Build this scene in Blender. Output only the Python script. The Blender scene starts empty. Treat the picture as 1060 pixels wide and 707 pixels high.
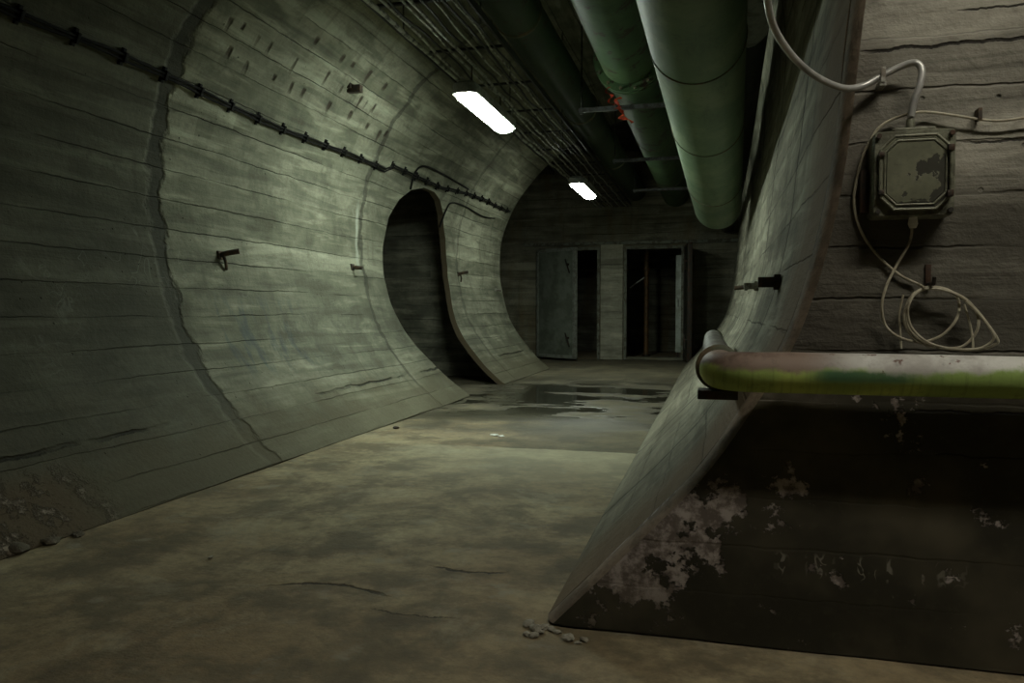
import bpy, bmesh, math, random
from mathutils import Vector, Matrix, noise
random.seed(7)
C = bpy.context.scene.collection
S = bpy.context.scene
PI = math.pi

# ------------------------------------------------------------------ camera
F, H = 800.0, 0.92
pit = math.atan((353.5 - 322) / F)
yaw = math.atan((740 - 530) / F * math.cos(pit))
FW = Vector((-math.sin(yaw) * math.cos(pit), math.cos(yaw) * math.cos(pit), -math.sin(pit)))
RT = Vector((math.cos(yaw), math.sin(yaw), 0))
UP = RT.cross(FW)
cd = bpy.data.cameras.new('camera')
cam = bpy.data.objects.new('camera', cd)
C.objects.link(cam)
S.camera = cam
cam.location = (0, 0, H)
cam.rotation_euler = Matrix((RT, UP, -FW)).transposed().to_euler()
cd.sensor_width = 36
cd.lens = 36 * F / 1060
cd.clip_start = 0.05
cd.clip_end = 200

def at(px, py, axis, val):
    """world point where the view line through a photo pixel meets the plane axis=val"""
    d = FW + RT * ((px - 530) / F) - UP * ((py - 353.5) / F)
    t = (val - (H if axis == 2 else 0)) / d[axis]
    return Vector((d.x * t, d.y * t, H + d.z * t))

# ------------------------------------------------------------------ node helper
class NT:
    def __init__(s, name):
        s.m = bpy.data.materials.new(name); s.m.use_nodes = True
        s.t = s.m.node_tree; s.t.nodes.clear()
        s.out = s.t.nodes.new('ShaderNodeOutputMaterial')
    def n(s, typ, **kw):
        o = s.t.nodes.new(typ)
        for k, v in kw.items(): setattr(o, k, v)
        return o
    def put(s, sock, v):
        if isinstance(v, bpy.types.NodeSocket): s.t.links.new(v, sock)
        elif v is not None:
            if sock.type == 'RGBA' and len(v) == 3: v = (*v, 1)
            sock.default_value = v
    def math(s, op, a, b=None, c=None, clamp=False):
        o = s.n('ShaderNodeMath', operation=op, use_clamp=clamp)
        s.put(o.inputs[0], a)
        if b is not None: s.put(o.inputs[1], b)
        if c is not None: s.put(o.inputs[2], c)
        return o.outputs[0]
    def add(s, a, b): return s.math('ADD', a, b)
    def sub(s, a, b): return s.math('SUBTRACT', a, b)
    def mul(s, a, b): return s.math('MULTIPLY', a, b)
    def inv(s, a): return s.math('SUBTRACT', 1.0, a, clamp=True)
    def ss(s, x, a, b, lo=0.0, hi=1.0):
        o = s.n('ShaderNodeMapRange', interpolation_type='SMOOTHSTEP')
        s.put(o.inputs[0], x); s.put(o.inputs[1], a); s.put(o.inputs[2], b); s.put(o.inputs[3], lo); s.put(o.inputs[4], hi)
        return o.outputs[0]
    def mix(s, f, a, b, bt='MIX'):
        o = s.n('ShaderNodeMix', data_type='RGBA', blend_type=bt)
        s.put(o.inputs[0], f); s.put(o.inputs[6], a); s.put(o.inputs[7], b)
        return o.outputs[2]
    def xyz(s, x, y, z=0.0):
        o = s.n('ShaderNodeCombineXYZ'); s.put(o.inputs[0], x); s.put(o.inputs[1], y); s.put(o.inputs[2], z)
        return o.outputs[0]
    def sep(s, v):
        o = s.n('ShaderNodeSeparateXYZ'); s.put(o.inputs[0], v); return o.outputs
    def noise(s, v, scale, detail=4, rough=0.55, dist=0.0):
        o = s.n('ShaderNodeTexNoise'); s.put(o.inputs['Vector'], v)
        o.inputs['Scale'].default_value = scale; o.inputs['Detail'].default_value = detail
        o.inputs['Roughness'].default_value = rough; o.inputs['Distortion'].default_value = dist
        return o.outputs[0]
    def white(s, v):
        o = s.n('ShaderNodeTexWhiteNoise', noise_dimensions='3D'); s.put(o.inputs['Vector'], v)
        return o.outputs[0]
    def vor(s, v, scale, feature='F1'):
        o = s.n('ShaderNodeTexVoronoi', feature=feature); s.put(o.inputs['Vector'], v); o.inputs['Scale'].default_value = scale
        return o.outputs[0]
    def uv(s):
        o = s.n('ShaderNodeTexCoord'); return o.outputs['UV']
    def objc(s):
        o = s.n('ShaderNodeTexCoord'); return o.outputs['Object']
    def bump(s, h, strength=0.5, dist=0.02):
        o = s.n('ShaderNodeBump'); s.put(o.inputs['Height'], h)
        o.inputs['Strength'].default_value = strength; o.inputs['Distance'].default_value = dist
        return o.outputs[0]
    def bsdf(s, col, rough=0.9, metal=0.0, normal=None, spec=0.3, emis=None, estr=0.0):
        o = s.n('ShaderNodeBsdfPrincipled')
        s.put(o.inputs['Base Color'], col); s.put(o.inputs['Roughness'], rough); s.put(o.inputs['Metallic'], metal)
        s.put(o.inputs['Specular IOR Level'], spec)
        if normal is not None: s.put(o.inputs['Normal'], normal)
        if emis is not None:
            s.put(o.inputs['Emission Color'], emis); o.inputs['Emission Strength'].default_value = estr
        s.t.links.new(o.outputs[0], s.out.inputs[0])
        return s.m

def concrete(name, base=(.30, .31, .27), alt=(.20, .205, .17), bw=0.19, panel=2.4, groove=1.0, mode='tube_left', wet=0.0):
    N = NT(name); uv = N.uv(); u, v, _ = N.sep(uv)
    big = N.noise(uv, 0.7, 5, .6)
    med = N.noise(uv, 3.5, 6, .62)
    fine = N.noise(uv, 28, 5, .65)
    grit = N.noise(uv, 110, 3, .6)
    vw = N.add(v, N.add(N.mul(N.sub(N.noise(N.xyz(N.mul(u, .8), N.mul(v, .3)), 1.0, 3), .5), .06), N.mul(N.sub(N.noise(uv, 9, 4, .6), .5), .022)))
    row = N.math('FLOOR', N.math('DIVIDE', vw, bw))
    fr = N.math('FRACT', N.math('DIVIDE', vw, bw))
    rr = N.white(N.xyz(row, 3.1, 1.7))
    cell = N.math('FLOOR', N.add(N.math('DIVIDE', u, panel), N.mul(rr, 3)))
    rb = N.white(N.xyz(row, cell, 5.0))
    edge = N.math('ABSOLUTE', N.sub(fr, .5))
    gp = N.ss(N.noise(N.xyz(N.mul(u, .9), N.mul(row, 3.3)), 1.0, 4), .40, .62)
    g = N.mul(N.ss(edge, .5 - .028 / (bw / .19), .495), gp)
    grain = N.noise(N.xyz(N.mul(u, 2.2), N.mul(v, 26 if mode == 'front' else 42)), 1.0, 6, .65, .6)
    streak = N.noise(N.xyz(N.mul(u, .9), N.mul(v, 7.5), 2.0), 1.0, 5, .6, .5)
    blot = N.noise(uv, 1.6, 7, .7, .4)
    col = N.mix(N.ss(rb, 0.1, .9), alt, base)
    col = N.mix(N.ss(big, .34, .66, .0, .55), col, tuple(c * .55 for c in alt))
    col = N.mix(N.ss(med, .35, .7, 0, .45), col, tuple(min(1, c * 1.35) for c in base))
    col = N.mix(N.ss(fine, .3, .7, 0, .38), col, tuple(c * .45 for c in alt))
    col = N.mix(N.mul(N.ss(grain, .4, .75), .25), col, tuple(c * .5 for c in alt))
    col = N.mix(N.ss(streak, .36, .50, .55, 0), col, tuple(c * .42 for c in alt))
    col = N.mix(N.ss(streak, .52, .66, 0, .45), col, tuple(min(1, c * 1.45) for c in base))
    col = N.mix(N.ss(blot, .50, .66, 0, .55), col, tuple(c * .45 for c in alt))
    # damp runs from the board joints
    drip = N.noise(N.xyz(N.mul(u, 9), N.mul(v, .9)), 1.0, 4, .6)
    col = N.mix(N.ss(drip, .56, .78, 0, .5), col, tuple(c * .45 for c in alt))
    col = N.mix(N.mul(g, .8 * groove), col, (.02, .02, .016))
    # pinholes
    pin = N.mul(N.ss(N.vor(uv, 14), .10, .05), N.ss(N.noise(uv, 2.2, 3), .5, .62))
    col = N.mix(N.mul(pin, .7), col, (.02, .02, .017))
    h = N.add(N.add(N.mul(rb, .75), N.mul(grain, .14)), N.add(N.mul(fine, .18), N.mul(med, .35)))
    h = N.add(N.add(h, N.mul(grit, .05)), N.mul(streak, .4))
    h = N.sub(h, N.mul(g, .9))
    h = N.sub(h, N.mul(pin, .7))
    gsave = g
    rough = .88
    if mode == 'tube_left':
        wob = N.mul(N.sub(N.noise(uv, 5, 4), .5), .22)
        def ring(c, w, k):
            return N.mul(N.ss(N.math('ABSOLUTE', N.add(N.sub(u, c), wob)), w, w * .45), k)
        for c, w, k in ((4.12, .085, .85), (7.02, .05, .6), (9.95, .05, .4), (1.6, .06, .6)):
            m = ring(c, w, k)
            col = N.mix(m, col, (.035, .036, .028)); h = N.sub(h, N.mul(m, .8))
        # darker casting beside the camera, with light fall-off painted in
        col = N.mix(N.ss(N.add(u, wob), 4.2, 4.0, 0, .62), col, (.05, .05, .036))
        # row of rusty pits high on the vault
        for vc, sc, uc0, uc1 in ((2.93, 5.2, 4.3, 7.1), (3.12, 6.5, 4.2, 6.6), (3.32, 5.0, 4.4, 6.9)):
            cellu = N.math('FRACT', N.mul(u, sc)); ci = N.math('FLOOR', N.mul(u, sc))
            rnd = N.white(N.xyz(ci, vc, 9.0)); rn2 = N.white(N.xyz(ci, vc, 4.0))
            du = N.math('ABSOLUTE', N.sub(cellu, N.add(.25, N.mul(rn2, .5))))
            dv = N.sub(v, N.add(vc, N.mul(N.sub(rnd, .5), .09)))
            m = N.mul(N.ss(N.add(du, N.mul(wob, 1.6)), .17, .05), N.mul(N.ss(dv, .03, .0), N.ss(dv, N.sub(-.03, N.mul(rn2, .13)), -.02)))
            m = N.mul(N.mul(m, N.ss(rnd, .35, .6)), N.mul(N.ss(u, uc0, uc0 + .1), N.ss(u, uc1 + .1, uc1)))
            col = N.mix(N.mul(m, .85), col, (.045, .032, .02)); h = N.sub(h, m)
        # pale lime run beside the second joint
        m = N.mul(N.ss(N.math('ABSOLUTE', N.add(N.sub(u, 6.93), N.mul(wob, .4))), .04, .01), N.mul(N.ss(v, 1.5, 1.7), N.ss(v, 2.3, 2.1)))
        col = N.mix(N.mul(m, .6), col, (.5, .53, .45))
        # chalk scrawl, worn to fragments
        for sc_, lo, hi, k in ((5.0, .9, 1.6, .4), (8.0, .5, 1.3, .3)):
            sq = N.noise(N.xyz(N.mul(u, 1.3), v, lo), sc_, 1, .4, .8)
            m = N.mul(N.ss(N.math('ABSOLUTE', N.sub(sq, .5)), .012, .004), N.mul(N.ss(v, lo, lo + .15), N.ss(v, hi + .15, hi)))
            m = N.mul(m, N.ss(N.noise(uv, 1.7, 3), .5, .62))
            col = N.mix(N.mul(m, k * .5), col, (.5, .52, .45))
        # blue spray stain
        m = N.mul(N.mul(N.ss(u, 4.3, 4.7), N.ss(u, 5.9, 5.3)), N.mul(N.ss(v, .6, .8), N.ss(v, 1.35, 1.15)))
        m = N.mul(m, N.ss(N.noise(N.xyz(N.mul(u, 3), v, 4), 2.5, 4), .48, .62))
        col = N.mix(N.mul(m, .55), col, (.05, .085, .11))
        # silt and efflorescence low on the wall
        grime = N.mul(N.ss(N.add(v, N.mul(N.sub(blot, .5), 1.2)), 2.1, 1.2), N.ss(blot, .35, .6, .45, .9))
        col = N.mix(N.mul(grime, .5), col, (.07, .072, .055))
        low = N.ss(N.add(v, N.mul(N.sub(med, .5), .9)), .75, .12)
        col = N.mix(N.mul(low, .75), col, (.12, .108, .068))
        ef0 = N.mul(N.ss(v, .40, .25), N.ss(u, 2.95, 2.6)); ef = N.mul(N.ss(N.noise(uv, 8, 7, .75), .50, .60), ef0)
        col = N.mix(N.mul(ef0, .6), col, (.12, .085, .05))
        col = N.mix(N.mul(ef, .8), col, (.42, .36, .28)); h = N.add(h, N.mul(ef, 1.2))
        sc2 = N.mul(N.ss(N.math('ABSOLUTE', N.sub(v, N.add(.44, N.mul(wob, .35)))), .015, .004), N.ss(gp, .1, .6))
        col = N.mix(N.mul(sc2, .8), col, (.02, .02, .015)); h = N.sub(h, sc2)
    if mode == 'tube_right':
        foot = N.ss(N.add(v, N.mul(N.sub(blot, .5), .6)), .8, .25)
        col = N.mix(N.mul(foot, .5), col, (.13, .115, .08))
        lip = N.ss(N.add(u, N.mul(N.sub(med, .5), .5)), 3.05, 2.45)  # brown band at the mouth: warm lamp light painted into the colour
        wob = N.mul(N.sub(N.noise(uv, 5, 4), .5), .12)
        for c, w, k in ((3.4, .03, .8), (5.0, .03, .8), (7.0, .05, .8), (10, .05, .5)):
            m = N.mul(N.ss(N.math('ABSOLUTE', N.add(N.sub(u, c), wob)), w, w * .4), k)
            col = N.mix(m, col, (.03, .03, .025)); h = N.sub(h, m)
        scr = N.noise(N.xyz(N.mul(u, 14), N.mul(v, 1.4)), 1.0, 4, .6)
        col = N.mix(N.ss(scr, .5, .7, 0, .35), col, (.40, .40, .32))
        col = N.mix(N.mul(lip, .8), col, (.20, .135, .08))
    if mode == 'front':
        # bitumen paint below, peeled near the tunnel mouth
        nz = N.noise(uv, 7, 7, .68); nz2 = N.noise(uv, 2.0, 4, .6)
        top = N.ss(N.add(v, N.mul(N.sub(nz2, .5), .25)), .80, .66)
        dl = N.sub(N.add(u, .48), N.mul(v, .92))
        near = N.mul(N.mul(N.ss(dl, .42, .10), N.ss(dl, -.02, .02)), N.mul(N.ss(v, .05, .15), N.ss(v, .55, .34)))
        peel = N.ss(N.add(nz, N.mul(near, .20)), .60, .625)
        peel = N.math('MAXIMUM', peel, N.mul(N.ss(nz, .70, .72), N.ss(dl, 1.2, .3)))
        dark = N.mul(top, N.inv(peel))
        pc = N.mix(N.ss(N.noise(uv, 16, 6, .7), .42, .6), (.15, .125, .108), (.44, .39, .36))
        col = N.mix(top, col, pc)
        lowb = N.mul(N.ss(N.add(v, N.mul(N.sub(med, .5), .16)), .19, .03), N.ss(dl, 1.5, .6))
        peel = N.math('MAXIMUM', peel, N.mul(lowb, .9))
        col = N.mix(N.mul(lowb, .8), col, (.17, .145, .105))
        tar = N.mix(N.ss(nz2, .4, .65), (.036, .034, .024), (.095, .085, .058))
        tar = N.mix(N.ss(fine, .5, .75, 0, .35), tar, (.08, .075, .05))
        col = N.mix(dark, col, tar)
        h = N.add(N.mul(h, N.add(N.mul(N.inv(top), .95), .05)), N.mul(dark, .3))
        # scratched scrawl in the tar
        sq = N.noise(N.xyz(N.mul(u, 3.2), N.mul(v, 2)), 9, 1, .4, 1.0)
        m = N.mul(N.ss(N.math('ABSOLUTE', N.sub(sq, .5)), .05, .02), N.mul(N.ss(v, .20, .22), N.ss(v, .275, .255)))
        m = N.mul(N.mul(m, N.ss(N.noise(N.xyz(N.mul(u, 30), v), 1.0, 1), .5, .58)), N.mul(N.ss(u, .12, .16), N.ss(u, .7, .5)))
        col = N.mix(N.mul(m, .6), col, (.30, .29, .24))
        # darker brown between mouth and box, then darker below box height
        m = N.mul(N.ss(N.add(u, N.mul(N.sub(med, .5), .1)), .46, .36), N.inv(top))
        m = N.mul(m, N.ss(v, 1.75, 1.5))
        col = N.mix(N.mul(m, .55), col, (.085, .073, .058))
        m = N.mul(N.ss(v, 1.32, 1.2), N.inv(top))
        col = N.mix(N.mul(m, .55), col, (.075, .07, .055))
        # two long cracks above the box
        for vc, sl, w, u0, u1 in ((1.585, .015, .0055, .36, 2.5), (1.655, .03, .0035, .58, .9), (1.345, .0, .004, .60, 2.0), (.66, .0, .004, .5, 1.0), (.55, 0, .003, .55, .9)):
            line = N.add(N.add(vc, N.mul(u, sl)), N.mul(N.sub(N.noise(N.xyz(N.mul(u, 9), vc), 1.0, 5, .7), .5), .03))
            m = N.mul(N.ss(N.math('ABSOLUTE', N.sub(v, line)), w, w * .4), N.mul(N.ss(u, u0, u0 + .04), N.ss(u, u1, u1 - .1)))
            col = N.mix(N.mul(m, .9), col, (.014, .012, .010)); h = N.sub(h, N.mul(m, 1.4))
        col = N.mix(N.mul(N.mul(g, top), .0), col, (0, 0, 0)); rough = N.mix(dark, (.9, .9, .9), (.55, .55, .55))
    if mode == 'back':
        m = N.ss(N.noise(N.xyz(N.mul(u, 2.2), N.mul(v, .35)), 1.0, 4), .5, .68)
        col = N.mix(N.mul(m, .5), col, (.16, .11, .045))
    return N.bsdf(col, rough, 0, N.bump(h, .85, .03), .25)

def floor_mat():
    N = NT('floor_concrete'); uv = N.uv(); u, v, _ = N.sep(uv)
    big = N.noise(uv, .8, 5, .62); med = N.noise(uv, 3.0, 7, .66); fine = N.noise(uv, 22, 6, .7); grit = N.noise(uv, 120, 3)
    col = N.mix(N.ss(big, .35, .65), (.30, .225, .125), (.46, .39, .235))
    col = N.mix(N.ss(med, .42, .62, 0, .75), col, (.12, .10, .062))
    mott = N.noise(uv, 1.9, 8, .72, .5)
    col = N.mix(N.ss(mott, .47, .60, 0, .5), col, (.12, .10, .06))
    col = N.mix(N.ss(mott, .46, .36, 0, .45), col, (.42, .38, .26))
    col = N.mix(N.ss(fine, .35, .7, 0, .4), col, (.10, .092, .062))
    col = N.mix(N.ss(N.noise(uv, 5.5, 6, .6), .58, .72, 0, .5), col, (.38, .36, .27))
    # floor edge: paler tone in front, darker tone behind
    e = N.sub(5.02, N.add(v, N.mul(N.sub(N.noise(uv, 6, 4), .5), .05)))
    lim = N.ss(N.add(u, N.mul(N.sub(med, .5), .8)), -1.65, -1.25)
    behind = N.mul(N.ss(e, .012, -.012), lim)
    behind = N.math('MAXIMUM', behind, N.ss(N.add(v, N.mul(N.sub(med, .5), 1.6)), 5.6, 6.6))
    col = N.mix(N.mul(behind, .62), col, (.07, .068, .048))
    sl = N.mul(N.mul(N.ss(e, -.012, .012), N.ss(e, 1.6, .1)), N.ss(u, -2.3, -1.1))
    col = N.mix(N.mul(sl, .5), col, (.44, .43, .31))
    col = N.mix(N.ss(v, 14.6, 14.9), col, (.30, .24, .15))
    # standing water
    wn = N.noise(N.xyz(N.mul(u, .55), v), 1.5, 4, .55)
    wz = N.mul(N.ss(v, 6.1, 7.2), N.ss(v, 10.4, 8.8))
    pud = N.mul(N.ss(wn, .47, .53), wz)
    damp = N.mul(N.ss(wn, .36, .5), N.mul(N.ss(v, 5.0, 6.3), N.ss(v, 12, 10)))
    col = N.mix(N.mul(damp, .55), col, (.045, .043, .032))
    col = N.mix(N.mul(pud, .7), col, (.02, .021, .017))
    rough = N.mix(damp, (.85,) * 3, (.42,) * 3)
    rough = N.mix(pud, rough, (.06,) * 3)
    h = N.add(N.add(N.mul(med, 1.2), N.mul(fine, .5)), N.mul(grit, .15))
    h = N.add(h, N.mul(N.ss(e, -.015, .015), N.mul(lim, .9)))
    # long spall cracks
    for x0, y0, L, sag, w in CRK:
        dx = N.sub(u, x0)
        line = N.add(N.sub(y0, N.mul(N.mul(dx, dx), sag)), N.mul(N.sub(N.noise(uv, 13, 4, .7), .5), .07))
        m = N.mul(N.ss(N.math('ABSOLUTE', N.sub(v, line)), w, w * .3), N.ss(N.math('ABSOLUTE', dx), L, L * .6))
        col = N.mix(N.mul(m, .85), col, (.022, .018, .012)); h = N.sub(h, N.mul(m, 1.5))
        sh = N.mul(N.mul(N.ss(N.sub(line, v), 0, .01), N.ss(N.sub(line, v), .12, .03)), N.ss(N.math('ABSOLUTE', dx), L, L * .5))
        col = N.mix(N.mul(sh, .3), col, (.08, .066, .045)); h = N.sub(h, N.mul(sh, .35))
    h = N.mul(h, N.inv(N.mul(pud, .97)))
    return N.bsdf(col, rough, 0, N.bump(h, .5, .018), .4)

def simple(name, col, rough=.6, metal=0.0, col2=None, scale=12, bstr=.25, spec=.4, thr=(.45, .6)):
    N = NT(name); c = N.objc()
    nz = N.noise(c, scale, 5, .65)
    k = N.mix(N.ss(nz, *thr), col, col2 if col2 else tuple(x * .6 for x in col))
    k = N.mix(N.ss(N.noise(c, scale * 5, 3), .4, .7, 0, .3), k, tuple(x * .4 for x in col))
    return N.bsdf(k, rough, metal, N.bump(N.add(nz, N.noise(c, scale * 8, 3)), bstr, .004), spec)

def emit(name, col, k):
    N = NT(name)
    return N.bsdf((.8, .8, .8), .4, 0, None, .3, col, k)

def pipe_paint(name, green, pale, rust, rustthr=.62):
    N = NT(name); c = N.objc(); x, y, z = N.sep(c)
    n1 = N.noise(c, 2.2, 5, .6); n2 = N.noise(N.xyz(N.mul(x, 4), N.mul(y, .7), N.mul(z, 4)), 3, 6, .7); n3 = N.noise(c, 30, 4)
    k = N.mix(N.ss(n1, .38, .62), green, pale)
    k = N.mix(N.ss(n2, .5, .75, 0, .5), k, tuple(q * .4 for q in green))
    k = N.mix(N.ss(n3, .55, .7, 0, .35), k, tuple(q * .5 for q in green))
    r = N.noise(c, 6, 7, .7)
    k = N.mix(N.ss(r, rustthr, rustthr + .04), k, rust)
    return N.bsdf(k, .55, 0, N.bump(N.add(N.mul(n3, .5), r), .3, .006), .4)

# ------------------------------------------------------------------ mesh helpers
def link(name, me, mat, parent=None, smooth=True):
    o = bpy.data.objects.new(name, me); C.objects.link(o)
    if mat: me.materials.append(mat)
    if smooth: me.polygons.foreach_set('use_smooth', [True] * len(me.polygons))
    if parent: o.parent = parent; o.matrix_parent_inverse = parent.matrix_basis.inverted()
    return o

def finish(name, bm, mat, parent=None, smooth=True):
    bmesh.ops.recalc_face_normals(bm, faces=bm.faces)
    me = bpy.data.meshes.new(name); bm.to_mesh(me); bm.free()
    o = link(name, me, mat, parent, smooth)
    if smooth:
        try: me.set_sharp_from_angle(angle=math.radians(38))
        except Exception: pass
    return o

def boxuv(me):
    lay = me.uv_layers.new(name='UVMap')
    for p in me.polygons:
        n = p.normal; a = max(range(3), key=lambda i: abs(n[i]))
        for li in p.loop_indices:
            c = me.vertices[me.loops[li].vertex_index].co
            lay.data[li].uv = (c.y, c.z) if a == 0 else (c.x, c.z) if a == 1 else (c.x, c.y)

def bx(bm, lo, hi, bev=0.0, M=None):
    r = bmesh.ops.create_cube(bm, size=1)
    vs = r['verts']
    for v in vs:
        v.co = Vector([(lo[i] + hi[i]) / 2 + v.co[i] * (hi[i] - lo[i]) for i in range(3)])
    if bev:
        es = list({e for v in vs for e in v.link_edges})
        rb = bmesh.ops.bevel(bm, geom=es, offset=bev, segments=2, affect='EDGES', profile=.6)
        vs = list({v for f in rb['faces'] for v in f.verts} | {v for v in vs if v.is_valid})
    if M is not None:
        bmesh.ops.transform(bm, matrix=M, verts=[v for v in vs if v.is_valid])

def smoothpath(pts, n=6):
    P = [Vector(p) for p in pts]; out = []
    for i in range(len(P) - 1):
        p0 = P[max(i - 1, 0)]; p1 = P[i]; p2 = P[i + 1]; p3 = P[min(i + 2, len(P) - 1)]
        for k in range(n):
            t = k / n
            out.append(.5 * ((2 * p1) + (p2 - p0) * t + (2 * p0 - 5 * p1 + 4 * p2 - p3) * t * t + (3 * p1 - p0 - 3 * p2 + p3) * t ** 3))
    out.append(P[-1]); return out

def sweep(bm, pts, r, seg=12, cap=True):
    pts = [Vector(p) for p in pts]; n = len(pts)
    rs = r if isinstance(r, (list, tuple)) else [r] * n
    T = [(pts[min(i + 1, n - 1)] - pts[max(i - 1, 0)]).normalized() for i in range(n)]
    a = Vector((0, 0, 1)) if abs(T[0].z) < .9 else Vector((1, 0, 0))
    X = (a - T[0] * a.dot(T[0])).normalized(); rings = []
    for i in range(n):
        X = (X - T[i] * X.dot(T[i])).normalized(); Y = T[i].cross(X)
        rings.append([bm.verts.new(pts[i] + (X * math.cos(2 * PI * k / seg) + Y * math.sin(2 * PI * k / seg)) * rs[i]) for k in range(seg)])
    for i in range(n - 1):
        for k in range(seg):
            bm.faces.new((rings[i][k], rings[i][(k + 1) % seg], rings[i + 1][(k + 1) % seg], rings[i + 1][k]))
    if cap:
        bm.faces.new(rings[0][::-1]); bm.faces.new(rings[-1])

def tube(name, pts, r, mat, parent=None, seg=12):
    bm = bmesh.new(); sweep(bm, pts, r, seg); return finish(name, bm, mat, parent)

def prism(bm, poly, y0, y1, plane='xz'):
    f = (lambda a, b, c: (a, c, b)) if plane == 'xz' else (lambda a, b, c: (c, a, b)) if plane == 'yz' else (lambda a, b, c: (a, b, c))
    A = [bm.verts.new(f(a, b, y0)) for a, b in poly]; B = [bm.verts.new(f(a, b, y1)) for a, b in poly]
    n = len(poly)
    bm.faces.new(A); bm.faces.new(B[::-1])
    for i in range(n): bm.faces.new((A[i], A[(i + 1) % n], B[(i + 1) % n], B[i]))

def box(name, lo, hi, mat, parent=None, bev=0.004, uv=False, M=None):
    bm = bmesh.new(); bx(bm, lo, hi, bev, M); o = finish(name, bm, mat, parent)
    if uv: boxuv(o.data)
    return o

def thing(name, label, cat, loc=(0, 0, 0), group=None):
    o = bpy.data.objects.new(name, None); C.objects.link(o); o.location = loc
    o.empty_display_size = .05
    return tag(o, label, cat, group)
def tag(o, label, cat, group=None, kind=None):
    o['label'] = label; o['category'] = cat
    if group: o['group'] = group
    if kind: o['kind'] = kind
    return o
def struct(o, label=None):
    o['kind'] = 'structure'
    if label: o['label'] = label
    return o

# ------------------------------------------------------------------ tunnel profile
PL = [(-2.55, 0), (-2.85, .28), (-3.19, .75), (-3.35, 1.29), (-3.38, 1.65), (-3.34, 2.07), (-3.19, 2.47), (-2.98, 2.8), (-2.6, 3.22), (-2.05, 3.62), (-1.4, 3.85), (-.9, 3.9)]
PR = [(-.48, 0), (-.27, .22), (-.06, .45), (.08, .66), (.20, .88), (.29, 1.24), (.34, 1.7), (.38, 2.1), (.40, 2.55), (.33, 3.0), (.1, 3.45), (-.35, 3.78), (-.9, 3.9)]
def resample(P, step):
    D = smoothpath([(p[0], 0, p[1]) for p in P], 16); L = [0]
    for i in range(1, len(D)): L.append(L[-1] + (D[i] - D[i - 1]).length)
    n = int(L[-1] / step); out = []; j = 0
    for k in range(n + 1):
        s = L[-1] * k / n
        while j < len(L) - 2 and L[j + 1] < s: j += 1
        t = (s - L[j]) / max(1e-9, L[j + 1] - L[j]); q = D[j].lerp(D[j + 1], t)
        out.append((q.x, q.z, s))
    return out
RL = resample(PL, .06); RR = resample(PR, .06)
def xprof(R, z):
    for i in range(len(R) - 1):
        if R[i][1] <= z <= R[i + 1][1]:
            t = (z - R[i][1]) / (R[i + 1][1] - R[i][1]); return R[i][0] + (R[i + 1][0] - R[i][0]) * t
    return R[0][0]

def vault(name, R, side, ys, mat, thick=.35, amp=.012):
    """curved concrete wall as a closed shell; side=-1 left wall, +1 right wall"""
    bm = bmesh.new(); lay = bm.loops.layers.uv.new('UVMap'); inner = []; outer = []; UVd = {}
    n = len(R)
    for y in ys:
        a = []; b = []
        for i, (x, z, s) in enumerate(R):
            p, q = R[max(i - 1, 0)], R[min(i + 1, n - 1)]
            t = Vector((q[0] - p[0], 0, q[1] - p[1])).normalized()
            nn = Vector((t.z, 0, -t.x)) * (1 if side > 0 else -1)      # points outward
            if side > 0: nn = Vector((t.z, 0, -t.x))
            else: nn = Vector((-t.z, 0, t.x))
            d = noise.noise(Vector((y * .9, s * 1.1, 3 + side))) * amp + noise.noise(Vector((y * 5, s * 5, 1))) * amp * .3
            if i == 0: d = 0
            P0 = Vector((x, y, z)) + nn * d
            v = bm.verts.new(P0); UVd[v] = (y, s); a.append(v)
            th = thick
            w = bm.verts.new(Vector((x, y, z)) + nn * th + (Vector((0, 0, 0)) if i else Vector((0, 0, -.0)))); UVd[w] = (y, s); b.append(w)
        inner.append(a); outer.append(b)
    for j in range(len(ys) - 1):
        for i in range(n - 1):
            bm.faces.new((inner[j][i], inner[j][i + 1], inner[j + 1][i + 1], inner[j + 1][i]))
            bm.faces.new((outer[j][i], outer[j + 1][i], outer[j + 1][i + 1], outer[j][i + 1]))
        bm.faces.new((inner[j][0], inner[j + 1][0], outer[j + 1][0], outer[j][0]))
        bm.faces.new((inner[j][-1], outer[j][-1], outer[j + 1][-1], inner[j + 1][-1]))
    for j in (0, len(ys) - 1):
        for i in range(n - 1):
            bm.faces.new((inner[j][i], outer[j][i], outer[j][i + 1], inner[j][i + 1]))
    for f in bm.faces:
        for l in f.loops: l[lay].uv = UVd[l.vert]
    return finish(name, bm, mat)

def frange(a, b, st):
    n = int(round((b - a) / st)); return [a + (b - a) * i / n for i in range(n + 1)]

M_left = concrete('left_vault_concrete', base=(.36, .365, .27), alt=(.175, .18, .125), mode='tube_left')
M_right = concrete('right_vault_concrete', base=(.40, .39, .30), alt=(.21, .20, .15), bw=.22, mode='tube_right')
M_front = concrete('front_wall_concrete', base=(.36, .345, .29), alt=(.13, .124, .10), bw=.135, panel=3, mode='front')
M_back = concrete('end_wall_concrete', base=(.26, .25, .19), alt=(.17, .16, .11), bw=.17, mode='back')
M_side = concrete('side_tunnel_concrete', base=(.34, .33, .25), alt=(.16, .16, .12), bw=.2, mode='plain')
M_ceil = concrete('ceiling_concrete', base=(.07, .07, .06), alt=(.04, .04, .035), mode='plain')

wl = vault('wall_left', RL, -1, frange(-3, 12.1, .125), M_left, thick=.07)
struct(wl, 'curved board-marked concrete wall on the left with a side opening')
wr = vault('wall_right', RR, 1, [2.272, 2.29, 2.34] + frange(2.42, 14.7, .125), M_right)
struct(wr, 'curved concrete wall on the right behind the pipe')

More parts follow.
